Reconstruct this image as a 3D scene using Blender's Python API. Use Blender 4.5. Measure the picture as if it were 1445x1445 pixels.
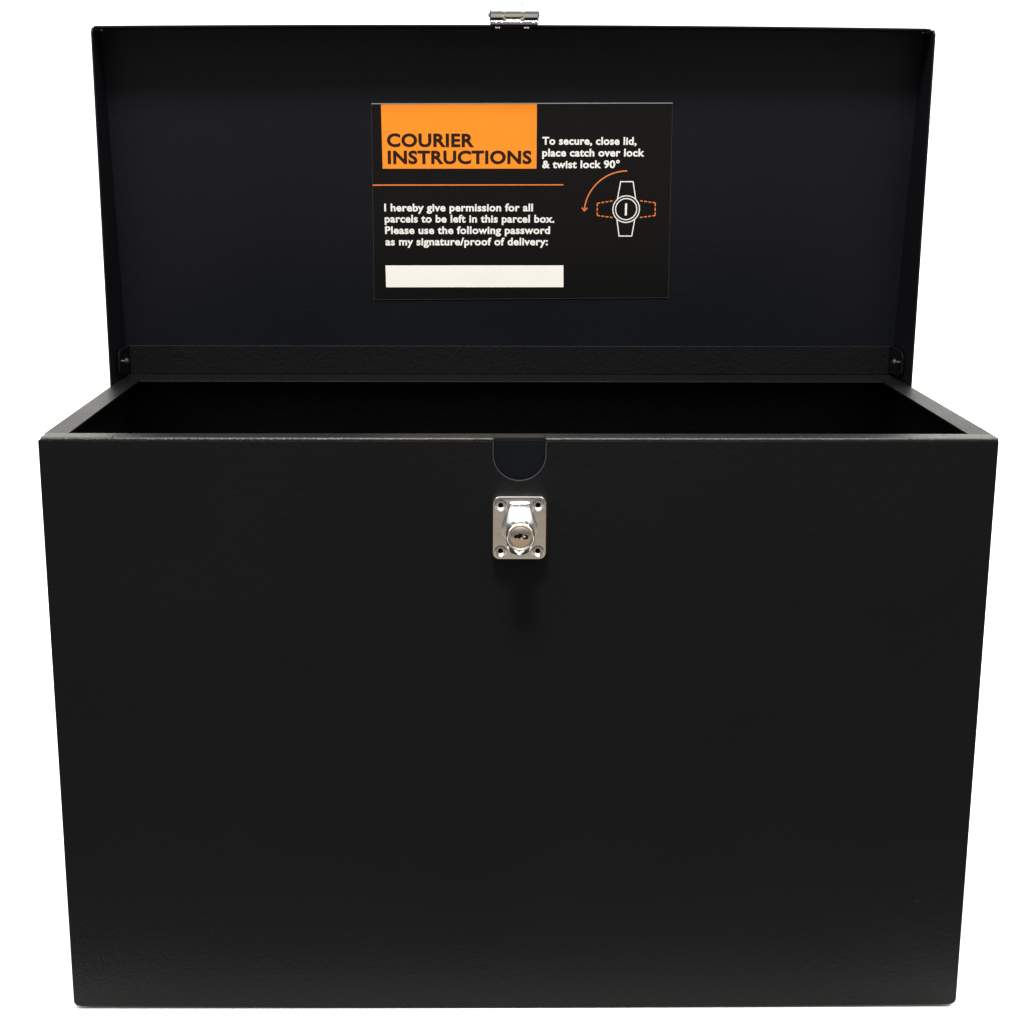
import bpy, bmesh, math
from mathutils import Vector, Matrix

sc = bpy.context.scene
for o in list(bpy.data.objects):
    bpy.data.objects.remove(o)

# ------------------------------------------------------------ camera
cam_d = bpy.data.cameras.new('camera')
cam = bpy.data.objects.new('camera', cam_d)
sc.collection.objects.link(cam)
cam.location = (-0.02877, -0.95688, 0.55998)
cam.rotation_euler = (1.34031, -0.00265, -0.00898)
cam_d.sensor_width = 36.0
cam_d.lens = 36.0 * 2275.15 / 1445.0
cam_d.shift_x = 34.5 / 1445.0
cam_d.shift_y = -4.636 / 1445.0
cam_d.clip_start = 0.05
cam_d.clip_end = 60
sc.camera = cam

# ------------------------------------------------------------ view transform
sc.view_settings.view_transform = 'Standard'
sc.view_settings.look = 'None'
sc.view_settings.exposure = 0.0
sc.view_settings.gamma = 1.0
sc.view_settings.use_curve_mapping = False

# ------------------------------------------------------------ world: dim studio room
world = bpy.data.worlds.new('World')
sc.world = world
world.use_nodes = True
wn = world.node_tree.nodes; wl = world.node_tree.links
wn.clear()
w_out = wn.new('ShaderNodeOutputWorld')
w_bg = wn.new('ShaderNodeBackground'); w_bg.inputs['Strength'].default_value = 0.75
w_tc = wn.new('ShaderNodeTexCoord')
w_sep = wn.new('ShaderNodeSeparateXYZ')
w_map = wn.new('ShaderNodeMapRange')
w_map.inputs[1].default_value = -1; w_map.inputs[2].default_value = 1
w_ramp = wn.new('ShaderNodeValToRGB')
els = w_ramp.color_ramp.elements
els[0].position = 0.0; els[0].color = (0.42, 0.37, 0.32, 1)
els[1].position = 1.0; els[1].color = (2.1, 2.0, 1.85, 1)
for pos, c in ((0.30, (0.62, 0.54, 0.45, 1)), (0.365, (0.64, 0.55, 0.45, 1)), (0.43, (0.15, 0.15, 0.16, 1)),
               (0.53, (0.18, 0.21, 0.28, 1)), (0.60, (0.24, 0.27, 0.34, 1)), (0.70, (1.5, 1.5, 1.5, 1))):
    e = els.new(pos); e.color = c
wl.new(w_tc.outputs['Generated'], w_sep.inputs[0])
wl.new(w_sep.outputs['Z'], w_map.inputs[0])
wl.new(w_map.outputs[0], w_ramp.inputs[0])
wl.new(w_ramp.outputs[0], w_bg.inputs[0])
wl.new(w_bg.outputs[0], w_out.inputs[0])

# ------------------------------------------------------------ lamps
def area(name, loc, target, sx, sy, power, col):
    d = bpy.data.lights.new(name, 'AREA')
    d.shape = 'RECTANGLE'; d.size = sx; d.size_y = sy
    d.energy = power; d.color = col
    o = bpy.data.objects.new(name, d)
    o.location = loc
    o.rotation_euler = (Vector(target) - Vector(loc)).to_track_quat('-Z', 'Y').to_euler()
    sc.collection.objects.link(o)
    return o
area('ceiling_lamp', (-0.12, -0.95, 2.25), (0, 0.05, 0.3), 0.5, 0.36, 74, (1.0, 0.955, 0.88))
area('added_backdrop_light', (-1.5, 0.75, 2.7), (-0.7, 1.3, 0.4), 1.6, 0.7, 30, (1.0, 0.99, 0.97))  # added unseen light that whitens the backdrop, left side
area('added_backdrop_light', (1.5, 0.75, 2.7), (0.7, 1.3, 0.4), 1.6, 0.7, 80, (1.0, 0.99, 0.97))  # added unseen light that whitens the backdrop, right side

# ------------------------------------------------------------ materials
def mat(name):
    m = bpy.data.materials.new(name); m.use_nodes = True
    return m, m.node_tree.nodes, m.node_tree.links, m.node_tree.nodes['Principled BSDF']

def powder(name, col, rough, bump, scale, spec=0.12):
    m, n, l, p = mat(name)
    p.inputs['Base Color'].default_value = (*col, 1)
    p.inputs['Specular IOR Level'].default_value = spec
    tc = n.new('ShaderNodeTexCoord')
    nz = n.new('ShaderNodeTexNoise'); nz.inputs['Scale'].default_value = scale
    nz.inputs['Detail'].default_value = 3; nz.inputs['Roughness'].default_value = 0.6
    bp = n.new('ShaderNodeBump'); bp.inputs['Strength'].default_value = bump
    bp.inputs['Distance'].default_value = 0.0005
    l.new(tc.outputs['Object'], nz.inputs['Vector'])
    l.new(nz.outputs['Fac'], bp.inputs['Height'])
    l.new(bp.outputs['Normal'], p.inputs['Normal'])
    vo = n.new('ShaderNodeTexVoronoi'); vo.inputs['Scale'].default_value = 38
    lt = n.new('ShaderNodeMath'); lt.operation = 'LESS_THAN'; lt.inputs[1].default_value = 0.022
    wn_ = n.new('ShaderNodeSeparateColor'); gt = n.new('ShaderNodeMath'); gt.operation = 'GREATER_THAN'; gt.inputs[1].default_value = 0.80
    mu = n.new('ShaderNodeMath'); mu.operation = 'MULTIPLY'
    mc = n.new('ShaderNodeMix'); mc.data_type = 'RGBA'
    mc.inputs[6].default_value = (*col, 1); mc.inputs[7].default_value = (0.035, 0.035, 0.034, 1)
    l.new(tc.outputs['Object'], vo.inputs['Vector']); l.new(vo.outputs['Distance'], lt.inputs[0])
    l.new(vo.outputs['Color'], wn_.inputs[0]); l.new(wn_.outputs[0], gt.inputs[0])
    l.new(lt.outputs[0], mu.inputs[0]); l.new(gt.outputs[0], mu.inputs[1])
    l.new(mu.outputs[0], mc.inputs[0]); l.new(mc.outputs[2], p.inputs['Base Color'])
    big = n.new('ShaderNodeTexNoise'); big.inputs['Scale'].default_value = 9
    big.inputs['Detail'].default_value = 5
    mr = n.new('ShaderNodeMapRange')
    mr.inputs[1].default_value = 0.3; mr.inputs[2].default_value = 0.7
    mr.inputs[3].default_value = rough - 0.05; mr.inputs[4].default_value = rough + 0.05
    l.new(tc.outputs['Object'], big.inputs['Vector'])
    l.new(big.outputs['Fac'], mr.inputs[0]); l.new(mr.outputs[0], p.inputs['Roughness'])
    return m
M_BODY = powder('black_powder_coat', (0.0046, 0.0050, 0.0057), 0.41, 0.95, 420, 0.13)
M_RIM = powder('black_rim_coat', (0.005, 0.005, 0.005), 0.38, 1.0, 420, 0.4)
M_NOTCH = powder('notch_coat', (0.0022, 0.0032, 0.0058), 0.42, 0.3, 420, 0.15)
M_LID = powder('black_lid_coat', (0.0058, 0.0065, 0.0092), 0.40, 0.45, 420, 0.2)

def metal(name, col, rough, bump=0.0):
    m, n, l, p = mat(name)
    p.inputs['Base Color'].default_value = (*col, 1)
    p.inputs['Metallic'].default_value = 1
    p.inputs['Roughness'].default_value = rough
    tc = n.new('ShaderNodeTexCoord')
    nz = n.new('ShaderNodeTexNoise'); nz.inputs['Scale'].default_value = 160
    nz.inputs['Detail'].default_value = 3
    l.new(tc.outputs['Object'], nz.inputs['Vector'])
    mr = n.new('ShaderNodeMapRange')
    mr.inputs[3].default_value = max(0.02, rough - 0.05); mr.inputs[4].default_value = rough + 0.06
    l.new(nz.outputs['Fac'], mr.inputs[0]); l.new(mr.outputs[0], p.inputs['Roughness'])
    if bump:
        bp = n.new('ShaderNodeBump'); bp.inputs['Strength'].default_value = bump
        bp.inputs['Distance'].default_value = 0.0006
        l.new(nz.outputs['Fac'], bp.inputs['Height']); l.new(bp.outputs['Normal'], p.inputs['Normal'])
    return m
M_CHROME = metal('chrome', (0.93, 0.92, 0.89), 0.10, 0.10)
M_PLATE = metal('nickel_plate', (0.86, 0.83, 0.76), 0.20, 0.15)
M_CATCH = metal('bright_zinc', (0.97, 0.97, 0.96), 0.15, 0.06)
M_PLUG = metal('satin_plug_tinted', (0.80, 0.68, 0.53), 0.25, 0.15)  # brown floor reflection put into the metal's base colour
M_RIVET = metal('dark_steel_rivet', (0.075, 0.075, 0.075), 0.55, 0.1)

def plain(name, col, rough, spec=0.5, var=0.06):
    m, n, l, p = mat(name)
    tc = n.new('ShaderNodeTexCoord')
    nz = n.new('ShaderNodeTexNoise'); nz.inputs['Scale'].default_value = 60
    nz.inputs['Detail'].default_value = 4
    mx = n.new('ShaderNodeMix'); mx.data_type = 'RGBA'
    mx.inputs[6].default_value = (*[c * (1 - var) for c in col], 1)
    mx.inputs[7].default_value = (*[min(1, c * (1 + var)) for c in col], 1)
    l.new(tc.outputs['Object'], nz.inputs['Vector'])
    l.new(nz.outputs['Fac'], mx.inputs[0]); l.new(mx.outputs[2], p.inputs['Base Color'])
    p.inputs['Roughness'].default_value = rough
    p.inputs['Specular IOR Level'].default_value = spec
    return m
M_HOLE = plain('dark_hole', (0.003, 0.003, 0.003), 0.9, 0.1)
M_LABEL = plain('label_black', (0.0052, 0.0052, 0.0052), 0.36, 0.2)
M_EDGE_GLINT = plain('label_edge_highlight', (0.30, 0.30, 0.30), 0.5, 0.5)  # pale colour painted in as the label's top-edge highlight
M_CUT = plain('label_cut_edge', (0.05, 0.05, 0.05), 0.5, 0.4)
M_NOTCH_GLINT = plain('notch_edge_highlight', (0.050, 0.051, 0.054), 0.4, 0.5)  # lighter grey painted in as the notch edge's highlight
M_ORANGE = plain('label_orange', (0.92, 0.275, 0.018), 0.4, 0.4, 0.02)
M_ORLINE = plain('label_orange_line', (0.75, 0.19, 0.055), 0.4, 0.4, 0.02)
M_HEAD = plain('label_heading_ink', (0.018, 0.006, 0.003), 0.4, 0.4)
M_WHITE = plain('label_white_ink', (0.84, 0.84, 0.82), 0.4, 0.4, 0.02)
M_STRIP = plain('label_white_strip', (0.90, 0.89, 0.85), 0.45, 0.4, 0.02)
M_PAPER = plain('white_paper', (0.88, 0.88, 0.87), 0.85, 0.2, 0.01)

# ------------------------------------------------------------ helpers
W, H, D = 0.58, 0.3793, 0.2632
RIM, RIMB, UP = 0.0145, 0.036, 0.0215
T = 0.0014
BASE = Vector((0, D / 2, 0))                 # base point of the box

def obj(name, bm, m, parent=None, bevel=0.0, seg=3, smooth=True, angle=35):
    """link a bmesh (given in world metres) as one object under its parent"""
    if parent is not None:
        bmesh.ops.translate(bm, verts=bm.verts, vec=-BASE)
    bmesh.ops.recalc_face_normals(bm, faces=bm.faces)
    me = bpy.data.meshes.new(name); bm.to_mesh(me); bm.free()
    o = bpy.data.objects.new(name, me); sc.collection.objects.link(o)
    for mm in (m if isinstance(m, (list, tuple)) else [m]):
        me.materials.append(mm)
    if parent is not None:
        o.parent = parent
    if smooth:
        for p in me.polygons: p.use_smooth = True
        me.set_sharp_from_angle(angle=math.radians(angle))
    if bevel:
        b = o.modifiers.new('bevel', 'BEVEL'); b.width = bevel; b.segments = seg
        b.limit_method = 'ANGLE'; b.angle_limit = math.radians(40)
        b.harden_normals = True
    return o

def add_prism(bm, pts, e):
    """closed polygon of 3-D points extruded along vector e"""
    e = Vector(e)
    a = [bm.verts.new(p) for p in pts]
    b = [bm.verts.new(Vector(p) + e) for p in pts]
    bm.faces.new(a); bm.faces.new(b[::-1])
    for i in range(len(a)):
        j = (i + 1) % len(a)
        bm.faces.new((a[i], a[j], b[j], b[i]))
    return bm

def prism(pts, e): return add_prism(bmesh.new(), pts, e)

def box(x0, x1, y0, y1, z0, z1):
    return prism([(x0, y0, z0), (x1, y0, z0), (x1, y0, z1), (x0, y0, z1)], (0, y1 - y0, 0))

def add_lathe(bm, prof, c, axis='Y', n=40):
    """profile (distance along axis, radius) turned round an axis through c"""
    rings = []
    for a, r in prof:
        ring = []
        for i in range(n):
            t = 2 * math.pi * i / n
            u, v = r * math.cos(t), r * math.sin(t)
            p = (c[0] + u, c[1] + a, c[2] + v) if axis == 'Y' else (c[0] + a, c[1] + u, c[2] + v)
            ring.append(bm.verts.new(p))
        rings.append(ring)
    for r0, r1 in zip(rings, rings[1:]):
        for i in range(n):
            j = (i + 1) % n
            bm.faces.new((r0[i], r0[j], r1[j], r1[i]))
    bm.faces.new(rings[0]); bm.faces.new(rings[-1][::-1])
    return bm
def lathe(prof, c, axis='Y', n=40): return add_lathe(bmesh.new(), prof, c, axis, n)

def arc(cx, cz, r, a0, a1, n):
    return [(cx + r * math.cos(math.radians(a0 + (a1 - a0) * i / n)),
             cz + r * math.sin(math.radians(a0 + (a1 - a0) * i / n))) for i in range(n + 1)]

def rrect(cx, cz, w, h, r, n=6):
    x0, x1, z0, z1 = cx - w / 2 + r, cx + w / 2 - r, cz - h / 2 + r, cz + h / 2 - r
    return arc(x1, z0, r, -90, 0, n) + arc(x1, z1, r, 0, 90, n) + arc(x0, z1, r, 90, 180, n) + arc(x0, z0, r, 180, 270, n)

# ------------------------------------------------------------ setting: seamless white paper
FZ = -0.0022
bm = bmesh.new()
prof = [(-0.045, FZ), (0.4, FZ), (0.9, FZ)]
prof += [(0.9 + 0.5 * math.sin(math.radians(a)), FZ + 0.5 - 0.5 * math.cos(math.radians(a))) for a in range(9, 91, 9)]
prof += [(1.4, 1.4), (1.4, 2.6)]
rows = [[bm.verts.new((x, y, z)) for x in (-2.4, -1.2, 0, 1.2, 2.4)] for y, z in prof]
for r0, r1 in zip(rows, rows[1:]):
    for i in range(4):
        bm.faces.new((r0[i], r0[i + 1], r1[i + 1], r1[i]))
bd = obj('backdrop', bm, M_PAPER)
bd['kind'] = 'structure'

# ------------------------------------------------------------ the parcel box
root = bpy.data.objects.new('parcel_box', None)
sc.collection.objects.link(root)
root.location = BASE; root.empty_display_size = 0.1
root['label'] = 'black powder coated steel parcel box with open lid, instruction label and chrome twist lock'
root['category'] = 'parcel box'

# front panel with the round-ended catch notch
FT = 0.003
nx0, nx1, nzb = -0.0161, 0.0155, 0.3531
nr = (nx1 - nx0) / 2
ncx = (nx0 + nx1) / 2
notch = arc(ncx, nzb + nr, nr, 0, -180, 28)
out = []
for i in range(25):                                      # bottom edge, very slightly bowed sheet
    x = -W / 2 + 0.004 + (W - 0.008) * i / 24
    out.append((x, -0.0021 * (1 - (2 * x / W) ** 2)))
out = arc(-W / 2 + 0.004, 0.004, 0.004, 180, 262, 6) + out + arc(W / 2 - 0.004, 0.004, 0.004, -82, 0, 6)
low = list(out)
HF = H - T - 0.0001
out += [(W / 2 + 0.0002, HF), (nx1, HF)] + notch + [(nx0, HF), (-W / 2 - 0.0007, HF)]
front = obj('front_panel', prism([(x, 0, z) for x, z in out], (0, FT, 0)), M_BODY, root, bevel=0.0009, seg=3)
npl = [(nx1 - 5e-5, HF - 0.0002)] + [(ncx + (x - ncx) * 0.997, z + 5e-5) for x, z in notch] + [(nx0 + 5e-5, HF - 0.0002)]
obj('notch_plate', prism([(x, 0.0022, z) for x, z in npl], (0, 0.0007, 0)), M_NOTCH, front, bevel=0.0002, seg=2)

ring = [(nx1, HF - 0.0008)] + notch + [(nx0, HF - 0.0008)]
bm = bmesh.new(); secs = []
for x, z in ring:                                        # pale ribbon round the cut-out, edge highlight put into its colour
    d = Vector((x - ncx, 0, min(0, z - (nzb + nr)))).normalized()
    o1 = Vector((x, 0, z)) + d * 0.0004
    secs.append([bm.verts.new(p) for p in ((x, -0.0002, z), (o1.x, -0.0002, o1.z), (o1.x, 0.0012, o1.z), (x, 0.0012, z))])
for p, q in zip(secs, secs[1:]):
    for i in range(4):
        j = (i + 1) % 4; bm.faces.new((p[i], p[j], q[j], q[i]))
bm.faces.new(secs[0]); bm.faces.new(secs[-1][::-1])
obj('notch_highlight', bm, M_NOTCH_GLINT, front)
low = [(-W / 2, H - T - 0.0001), (-W / 2, 0.2), (-W / 2, 0.1)] + low + [(W / 2, 0.1), (W / 2, 0.2), (W / 2, H - T - 0.0001)]
bm = bmesh.new(); secs = []
for x, z in low:                                         # sides and base folded from one sheet
    k = 1 - 2 * T / W; zi = z + T * max(0, min(1, (0.006 - z) / 0.006))
    secs.append([bm.verts.new(p) for p in ((x, FT, z), (x, D, z), (x * k, D, zi), (x * k, FT, zi))])
for p, q in zip(secs, secs[1:]):
    for i in range(4):
        j = (i + 1) % 4; bm.faces.new((p[i], p[j], q[j], q[i]))
bm.faces.new(secs[0]); bm.faces.new(secs[-1][::-1])
obj('body_shell', bm, M_BODY, root)
obj('back_panel', box(-W / 2 + T, W / 2 - T, D - T + 0.0001, D - 0.0001, 0.002, H - T - 0.0001), M_BODY, root)

# folded rim round the opening, mitred pieces
xo, xi = W / 2, W / 2 - RIM
yb = D - RIMB
zr = H - T
e = (0, 0, T)
for x0, x1 in ((-xo + 0.0010, -0.2462), (-0.2459, nx0 - 0.0001), (nx0 + 0.0001, nx1 - 0.0001), (nx1 + 0.0001, 0.2362), (0.2365, xo - 0.0002)):
    mid = abs(x0) < 0.1 and abs(x1) < 0.1
    yr = [RIM, RIM, 0.0022, 0.0018, 0.0021] if mid else [RIM, RIM, 0.0014, 0.0004, -0.00005]
    zz = [zr, H, H, H - 0.0004, H - 0.0013]
    pr = [(yr[0], zr), (yr[1], H), (yr[2], H), ((yr[2] + yr[3]) / 2 - 0.0002, H - 0.0001), (yr[3], H - 0.0005), (yr[4], H - 0.0012), (yr[4], zr)]
    obj('rim_flange', prism([(x0, y, z) for y, z in pr], (x1 - x0, 0, 0)), M_RIM, root, angle=50)
for s in (-1, 1):
    obj('rim_flange', prism([(s * xo, RIM + 0.0003, zr), (s * xo, D - T, zr), (s * xi, D - T, zr), (s * xi, RIM, zr), (s * (xo - 0.006), RIM, zr)], e), M_BODY, root)
obj('rim_flange', box(-xi + 0.0001, xi - 0.0001, yb, D - T, zr, H - 0.0001), M_BODY, root, bevel=0.0004, seg=2)

# upright hinge bracket behind the opening, ends folded forward, with a rivet in each
HB = box(-W / 2 + 0.0016, W / 2 - 0.0016, D - T, D, H, H + UP)
for s in (-1, 1):
    x0 = s * (W / 2 - 0.0002)
    tab = [(D, H + 0.0008), (D, H + UP), (D - 0.010, H + UP + 0.0006), (D - 0.0335, H + UP + 0.0005), (D - 0.0385, H + UP - 0.003),
           (D - 0.0385, H + 0.0065), (D - 0.033, H + 0.0035)]
    add_prism(HB, [(x0, y, z) for y, z in tab], (-s * T, 0, 0))
hb = obj('hinge_bracket', HB, M_BODY, root, bevel=0.0004, seg=2)
for s in (-1, 1):
    c = (s * (W / 2 - 0.0015), 0.2315, H + 0.0137)
    prof = [(0, 0.0011), (0.0030, 0.0011), (0.0030, 0.0024), (0.0038, 0.0027), (0.0048, 0.0024), (0.0056, 0.0016), (0.0060, 0.0005)]
    obj('rivet', lathe([(-s * a, r) for a, r in prof], c, 'X', 20), M_RIVET, hb)

# ------------------------------------------------------------ lid: sloping panel with deep sides, standing open
LW = 0.5854
ZT, ZB = 0.6296, H - 0.012
YF = 0.2049                                             # front edge at top
YFB = 0.2090
PV = Vector((0, -0.13097, 0.99139))                     # up along the panel
PN = Vector((0, -0.99139, -0.13097))                    # out of the panel
def panel_y(z): return 0.266 + (z - 0.379) * (0.233 - 0.266) / (0.6288 - 0.379)
lx = LW / 2
def arch(x): return 0.0016 * max(0.0, 1 - (x / lx) ** 2)      # sheet crowned a little along the top
xs = [-lx + T + (2 * lx - 2 * T) * i / 24 for i in range(25)]
lp = prism([(-lx + T, panel_y(ZB), ZB), (lx - T, panel_y(ZB), ZB)] + [(x, panel_y(ZT - T), ZT - T + arch(x)) for x in xs[::-1]], (0, T, 0))
lid = obj('lid', lp, M_LID, root)
for s in (-1, 1):
    pts = [(YFB, ZB), (YF, ZT - 0.0035), (YF + 0.0028, ZT - 0.0008), (panel_y(ZT) + T, ZT - 0.0008), (panel_y(ZB) + T, ZB)]
    obj('side_flange', prism([(s * lx, y, z) for y, z in pts], (-s * T, 0, 0)), M_LID, lid, bevel=0.0004, seg=2)
bm = bmesh.new(); secs = []
yk = panel_y(ZT) + T
ends = [(-lx + T + 0.0003, YF + 0.002), (-lx + 0.0040, YF)]
for x, y in ends + [(x, YF) for x in xs[1:-1] if abs(x) < lx - 0.008] + [(lx - 0.007, YF), (lx - T - 0.0003, YF + 0.006)]:
    z = ZT + arch(x)
    secs.append([bm.verts.new(p) for p in ((x, y, z), (x, yk, z), (x, yk, z - T), (x, y, z - T))])
for a, b in zip(secs, secs[1:]):
    for i in range(4):
        j = (i + 1) % 4; bm.faces.new((a[i], a[j], b[j], b[i]))
bm.faces.new(secs[0]); bm.faces.new(secs[-1][::-1])
obj('front_flange', bm, M_LID, lid, bevel=0.0004, seg=2)
ZC = ZT + 0.0016

# chrome hasp catch, hinged on the lid's front flange
cz, cy = ZC + 0.0078, 0.2075
catch = obj('hasp_catch', box(-0.0168, 0.0165, cy - 0.0045, cy + 0.020, ZC + 0.0001, ZC + 0.0022), M_CATCH, root, bevel=0.0004)
def knuckle(x0, x1, r):
    return lathe([(0, r * 0.84), (0.0010, r), (x1 - x0 - 0.0010, r), (x1 - x0, r * 0.84)], (x0, cy, cz), 'X', 32)
obj('knuckle', knuckle(-0.0172, -0.0070, 0.0068), M_CATCH, catch)
obj('knuckle', knuckle(-0.0069, 0.0056, 0.0061), M_CATCH, catch)
obj('knuckle', knuckle(0.0057, 0.0168, 0.0068), M_CATCH, catch)
obj('hinge_pin', lathe([(0, 0.0015), (0.0006, 0.0026), (0.036, 0.0026), (0.0366, 0.0015)], (-0.0186, cy, cz), 'X', 20), M_CATCH, catch)
obj('hasp_flap', prism([(-0.0066, cy + 0.001, cz + 0.0060), (0.0170, cy + 0.001, cz + 0.0060), (0.0170, cy + 0.040, cz + 0.0060), (0.010, cy + 0.052, cz + 0.0060), (-0.004, cy + 0.052, cz + 0.0060), (-0.0066, cy + 0.045, cz + 0.0060)], (0, 0, 0.0013)), M_CATCH, catch, bevel=0.0004)
for x in (-0.0115, 0.0085):
    bm = lathe([(0, 0.0022), (0.0008, 0.0019), (0.0012, 0.0010)], (0, 0, 0), 'Y', 16)
    bmesh.ops.rotate(bm, verts=bm.verts, cent=(0, 0, 0), matrix=Matrix.Rotation(math.radians(-90), 3, 'X'))
    bmesh.ops.translate(bm, verts=bm.verts, vec=(x, YF + 0.0045, ZC - T))
    obj('rivet', bm, M_CATCH, catch)

# ------------------------------------------------------------ cam lock on the front
lcx, lcz = -0.0003, 0.3254
PT = 0.009
def boolean(o, cutter):
    md = o.modifiers.new('cut', 'BOOLEAN'); md.object = cutter; md.operation = 'DIFFERENCE'; md.solver = 'EXACT'
    dg = bpy.context.evaluated_depsgraph_get()
    me = bpy.data.meshes.new_from_object(o.evaluated_get(dg))
    o.modifiers.clear(); old = o.data; nm = old.name; o.data = me; bpy.data.meshes.remove(old); me.name = nm
    bpy.data.objects.remove(cutter)
bm = bmesh.new()
layers = [(0.0, 0.0334, 0.0395, 0.0046), (-0.0076, 0.0328, 0.0394, 0.0044), (-0.0079, 0.0328, 0.0394, 0.0044), (-0.0085, 0.0325, 0.0391, 0.0042), (-0.0089, 0.0319, 0.0385, 0.0039), (-0.009, 0.0310, 0.0376, 0.0035)]
rings = [[bm.verts.new((x, y, z)) for x, z in rrect(lcx + (0.0006 if y == 0 else 0), lcz, w, h, r, 8)] for y, w, h, r in layers]
for a, b in zip(rings, rings[1:]):
    for i in range(len(a)):
        j = (i + 1) % len(a); bm.faces.new((a[i], a[j], b[j], b[i]))
bm.faces.new(rings[0]); bm.faces.new(rings[-1][::-1])
lock = obj('cam_lock', bm, M_PLATE, root, smooth=False)
holes = [(-0.0117, 0.3392), (0.0109, 0.3393), (-0.0117, 0.3107), (0.0110, 0.3107)]
bm = bmesh.new()
for hx, hz in holes:
    add_lathe(bm, [(-0.0096, 0.0042), (-0.0088, 0.0038), (-0.0072, 0.0024), (-0.0068, 0.0016), (-0.003, 0.0015)], (hx, 0, hz), 'Y', 28)
cut = obj('cutter', bm, M_PLATE, root)
boolean(lock, cut)
for p in lock.data.polygons: p.use_smooth = True
lock.data.set_sharp_from_angle(angle=math.radians(32))
for hx, hz in holes:
    obj('screw_hole', lathe([(-0.0062, 0.00148), (-0.0032, 0.00148)], (hx, 0, hz), 'Y', 20), M_HOLE, lock)
# raised boss, twist wing, neck, round head
bossp = [(x, z) for x, z in arc(lcx, lcz, 0.0108, -200, 20, 24)] + [(lcx + 0.0062, lcz + 0.0163), (lcx - 0.0062, lcz + 0.0163)]
obj('lock_boss', prism([(x, -0.0091, z) for x, z in bossp], (0, -0.0022, 0)), M_PLATE, lock, bevel=0.0009, seg=3)
bm = bmesh.new()                                        # bar that slopes back towards both ends
rows = []
for z, hw, yf in ((0.0160, 0.0050, -0.0128), (0.0156, 0.0056, -0.0138), (0.0131, 0.0062, -0.0142), (0.0124, 0.0064, -0.0148), (0.0055, 0.0080, -0.0200), (0.0, 0.0083, -0.0206),
                  (-0.0050, 0.0081, -0.0202), (-0.0090, 0.0077, -0.0177), (-0.0125, 0.0066, -0.0154), (-0.0146, 0.0054, -0.0140), (-0.0156, 0.0040, -0.0133)):
    rows.append([bm.verts.new((lcx + x, y, lcz + z)) for x, y in [(-hw, -0.0112)] + [(hw * q, min(-0.0114, yf + 0.0034 * abs(q) ** 2.6)) for q in (-1, -0.85, -0.65, -0.4, 0, 0.4, 0.65, 0.85, 1)] + [(hw, -0.0112)]])
for r0, r1 in zip(rows, rows[1:]):
    for i in range(11):
        j = (i + 1) % 11; bm.faces.new((r0[i], r0[j], r1[j], r1[i]))
bm.faces.new(rows[0]); bm.faces.new(rows[-1][::-1])
obj('twist_wing', bm, M_CHROME, lock, bevel=0.0004, seg=2, angle=50)
head = lathe([(-0.011, 0.0076), (-0.0222, 0.0076), (-0.0228, 0.0086), (-0.0305, 0.0086), (-0.0316, 0.0082), (-0.0320, 0.0076), (-0.0318, 0.0070), (-0.0311, 0.0066), (-0.0307, 0.0062)], (lcx, 0, lcz), 'Y', 48)
obj('lock_head', head, M_CHROME, lock, angle=40)
plug = lathe([(-0.030, 0.00615), (-0.0313, 0.00615), (-0.0315, 0.0058)], (lcx, 0, lcz), 'Y', 40)
obj('key_plug', plug, M_PLUG, lock)
# keyway: slot with wards and a bright pin
kw = [(-0.0031, 0.0002), (-0.0026, 0.0010), (-0.0012, 0.0012), (-0.0006, 0.0019), (0.0006, 0.0016), (0.0014, 0.0010), (0.0030, 0.0011), (0.0036, 0.0002), (0.0033, -0.0008), (0.0018, -0.0011), (0.0009, -0.0004), (-0.0004, -0.0007), (-0.0016, -0.0003), (-0.0026, -0.0006)]
kwo = obj('keyway', prism([(lcx + 1.3 * x, -0.0310, lcz + 0.0001 + 1.3 * z) for x, z in kw], (0, -0.00075, 0)), M_HOLE, lock, smooth=False)
obj('pin', prism([(lcx + x, -0.0312, lcz + z) for x, z in ((-0.0003, -0.0008), (0.0006, -0.0016), (0.0014, -0.0008), (0.0006, 0.0001))], (0, -0.00085, 0)), M_CHROME, kwo, bevel=0.0002)
obj('ward', prism([(lcx + x, -0.0312, lcz + z) for x, z in ((0.0011, 0.0000), (0.0029, -0.0005), (0.0030, 0.0008), (0.0012, 0.0011))], (0, -0.00075, 0)), M_PLUG, kwo, bevel=0.0002)

# ------------------------------------------------------------ instruction label on the inside of the lid
TL = Vector((-0.10168, 0.23965, 0.57861))
def P(u, v, w=0.0):
    return Vector((TL.x + u, TL.y, TL.z)) + PV * v + PN * w
LBT = 0.0004
corner = [(0, 0), (0.2169, 0.0011), (0.2200, -0.1419), (-0.0010, -0.1439)]
label = obj('instruction_label', prism([P(u, v, 0.0002) for u, v in corner[::-1]], PN * LBT), M_LABEL, root, smooth=False)
top = LBT + 0.0002
obj('edge_highlight', prism([P(0, -0.0004, top), P(0.2169, 0.0007, top), P(0.2169, 0.0013, top), P(0, 0.0002, top)], PN * 0.0003), M_EDGE_GLINT, label, smooth=False)  # pale strip, painted highlight of the label's curled top edge

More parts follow.
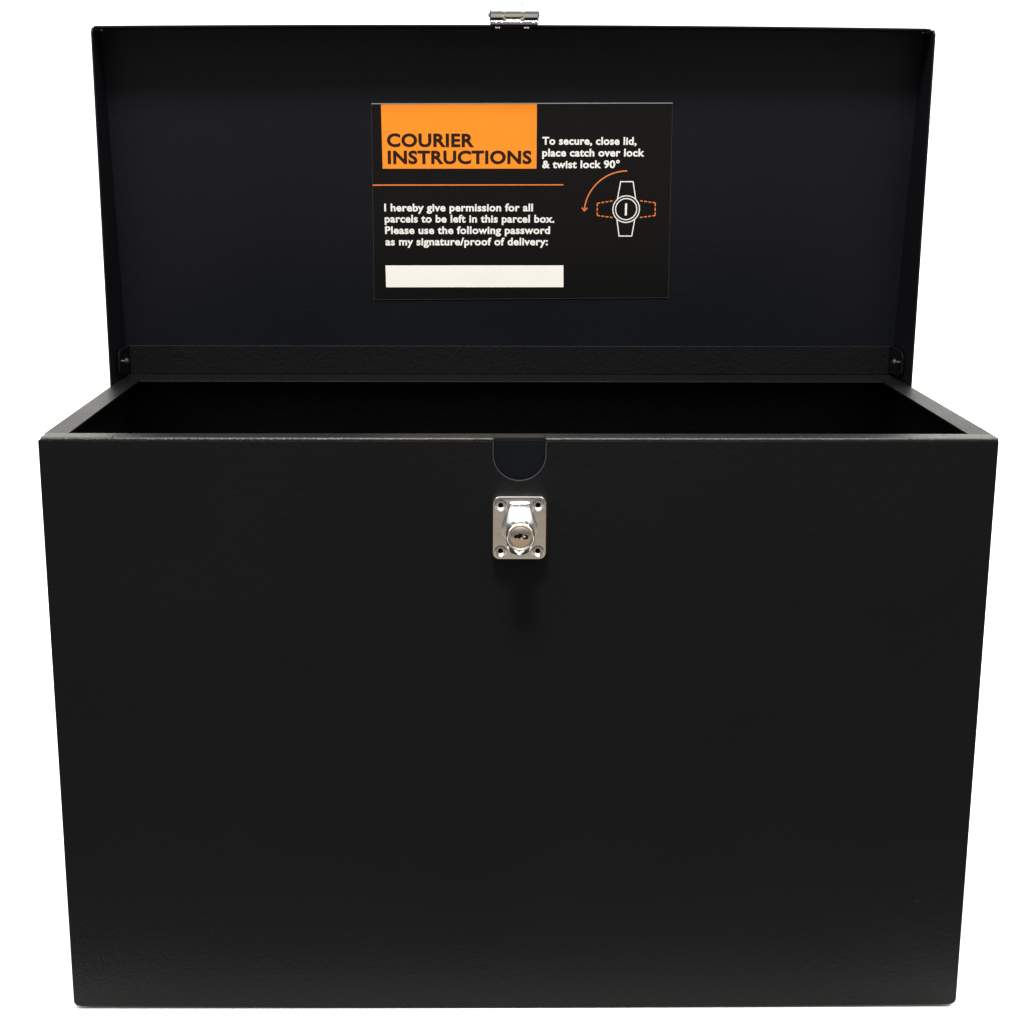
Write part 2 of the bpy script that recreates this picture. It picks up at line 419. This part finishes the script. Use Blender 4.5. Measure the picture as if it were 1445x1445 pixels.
def flat(name, polys, w, m, parent, th=0.00012):
    bm = bmesh.new()
    for poly in polys:
        add_prism(bm, [P(u, v, w) for u, v in poly], PN * th)
    return obj(name, bm, m, parent, smooth=False)
hp = flat('heading_panel', [[(0.0069, -0.0004), (0.0073, -0.0463), (0.1195, -0.0460), (0.1191, 0.0002)]], top + 0.00004, M_ORANGE, label)
flat('rule_line', [[(-0.0002, -0.0578), (-0.0002, -0.0587), (0.1394, -0.0581), (0.1394, -0.0573)]], top + 0.00004, M_ORLINE, label)
flat('writing_strip', [[(0.0080, -0.1177), (0.0082, -0.1342), (0.1410, -0.1339), (0.1406, -0.1174)]], top + 0.00004, M_STRIP, label)

bm = bmesh.new()
for q in (((0, 0), (-0.0010, -0.1439), (-0.00082, -0.1439), (0.00018, 0)), ((-0.0010, -0.1439), (0.2200, -0.1419), (0.2200, -0.14172), (-0.0010, -0.14372)), ((0.2200, -0.1417), (0.2169, 0.0006), (0.21672, 0.0006), (0.21982, -0.1417))):
    add_prism(bm, [P(u, v, top) for u, v in q], PN * 0.0001)
obj('cut_edge', bm, M_CUT, label, smooth=False)

# lettering
def text_mesh(s, bold):
    cu = bpy.data.curves.new('lettering', 'FONT'); cu.body = s
    cu.offset = bold; cu.space_character = 1.0 + 1.6 * bold; cu.resolution_u = 4; cu.fill_mode = 'FRONT'
    o = bpy.data.objects.new('lettering', cu); sc.collection.objects.link(o)
    dg = bpy.context.evaluated_depsgraph_get()
    me = bpy.data.meshes.new_from_object(o.evaluated_get(dg))
    bpy.data.objects.remove(o); bpy.data.curves.remove(cu)
    return me
def cap_height(bold):
    me = text_mesh('H', bold); h = max(v.co.y for v in me.vertices) - min(v.co.y for v in me.vertices)
    b = min(v.co.y for v in me.vertices); bpy.data.meshes.remove(me); return h, b
def lettering(name, lines, capm, bold, m, w, parent):
    """lines: (text, u left, u right, v baseline left, v baseline right)"""
    h, b = cap_height(bold)
    sy = capm / h
    bm = bmesh.new()
    for s, u0, u1, v0, v1 in lines:
        me = text_mesh(s, bold)
        x0 = min(v.co.x for v in me.vertices); x1 = max(v.co.x for v in me.vertices)
        sx = (u1 - u0) / (x1 - x0)
        vm = []
        for v in me.vertices:
            f = (v.co.x - x0) / (x1 - x0)
            vm.append(bm.verts.new(P(u0 + (v.co.x - x0) * sx, v0 + (v1 - v0) * f + (v.co.y - b) * sy, w)))
        for f in me.polygons:
            try: bm.faces.new([vm[i] for i in f.vertices])
            except ValueError: pass
        bpy.data.meshes.remove(me)
    r = bmesh.ops.extrude_face_region(bm, geom=bm.faces[:])
    bmesh.ops.translate(bm, verts=[g for g in r['geom'] if isinstance(g, bmesh.types.BMVert)], vec=PN * 0.0001)
    return obj(name, bm, m, parent, smooth=False)
lettering('heading_lettering', [('COURIER', 0.0107, 0.0739, -0.0306, -0.0306), ('INSTRUCTIONS', 0.0111, 0.1158, -0.0429, -0.0426)], 0.0096, 0.034, M_HEAD, top + 0.0002, label)
lettering('instruction_lettering', [('To secure, close lid,', 0.1234, 0.1919, -0.0288, -0.0288), ('place catch over lock', 0.1235, 0.1979, -0.0373, -0.0371), ('& twist lock 90°', 0.1236, 0.1801, -0.0457, -0.0455)], 0.0056, 0.03, M_WHITE, top + 0.00004, label)
lettering('permission_lettering', [('I hereby give permission for all', 0.0079, 0.1173, -0.0775, -0.0772), ('parcels to be left in this parcel box.', 0.0081, 0.1332, -0.0857, -0.0855), ('Please use the following password', 0.0082, 0.1302, -0.0942, -0.0939), ('as my signature/proof of delivery:', 0.0083, 0.1287, -0.1027, -0.1024)], 0.0057, 0.03, M_WHITE, top + 0.00004, label)

# line drawing of the twist lock
def ribbon(pts, wd, closed=False):
    """list of quads along a polyline"""
    res = []; n = len(pts)
    L, R = [], []
    for i in range(n):
        a = Vector(pts[(i - 1) % n]) if (closed or i > 0) else None
        c = Vector(pts[(i + 1) % n]) if (closed or i < n - 1) else None
        p = Vector(pts[i])
        d1 = (p - a).normalized() if a is not None else (c - p).normalized()
        d2 = (c - p).normalized() if c is not None else d1
        t = (d1 + d2).normalized(); nn = Vector((-t.y, t.x))
        k = wd / 2 / max(0.35, nn.dot(Vector((-d1.y, d1.x))))
        L.append(p + nn * k); R.append(p - nn * k)
    for i in range(n if closed else n - 1):
        j = (i + 1) % n
        res.append([tuple(R[i]), tuple(R[j]), tuple(L[j]), tuple(L[i])])
    return res
def dashes(p0, p1, dash, gap, wd):
    p0, p1 = Vector(p0), Vector(p1); ln = (p1 - p0).length; d = (p1 - p0) / ln
    n = max(1, round((ln + gap) / (dash + gap))); step = (ln + gap) / n
    out = []
    for i in range(n):
        out += ribbon([tuple(p0 + d * (i * step)), tuple(p0 + d * (i * step + step - gap))], wd)
    return out
dcx, dcz = 0.1860, -0.0754
SW = 0.00075
polys = ribbon([(dcx + 0.0098 * math.cos(math.radians(a)), dcz + 0.0098 * math.sin(math.radians(a))) for a in range(0, 360, 8)], SW, True)
polys += ribbon([(dcx + 0.0078 * math.cos(math.radians(a)), dcz + 0.0078 * math.sin(math.radians(a))) for a in range(0, 360, 8)], SW, True)
polys += ribbon([(0.1793, -0.0681), (0.1813, -0.0553), (0.1904, -0.0553), (0.1927, -0.0679)], SW)
polys += ribbon([(0.1794, -0.0828), (0.1814, -0.0953), (0.1908, -0.0953), (0.1926, -0.0828)], SW)
dg_o = flat('lock_drawing', polys, top + 0.00004, M_WHITE, label)
flat('slot_mark', [[(0.1851, -0.0800), (0.1866, -0.0800), (0.1866, -0.0712), (0.1851, -0.0712)]], top + 0.00004, M_WHITE, label)
polys = []
for pts in ([(0.1758, -0.0693), (0.1646, -0.0712), (0.1648, -0.0801), (0.1762, -0.0816)], [(0.1961, -0.0692), (0.2073, -0.0708), (0.2075, -0.0801), (0.1963, -0.0815)]):
    for a, b in zip(pts, pts[1:]):
        polys += dashes(a, b, 0.0021, 0.0010, 0.0008)
flat('dashed_outline', polys, top + 0.00004, M_ORLINE, label)
acx, acz, ar = 0.1858, -0.0782, 0.0307
apts = [(acx + ar * math.cos(math.radians(a)), acz + ar * math.sin(math.radians(a))) for a in range(90, 176, 5)]
polys = ribbon(apts, 0.0009)
ex, ez = apts[-1]
polys += ribbon([(ex - 0.0019, ez + 0.0012), (ex, ez - 0.0012), (ex + 0.0021, ez + 0.0010)], 0.0009)
flat('rotation_arrow', polys, top + 0.00004, M_ORLINE, label)
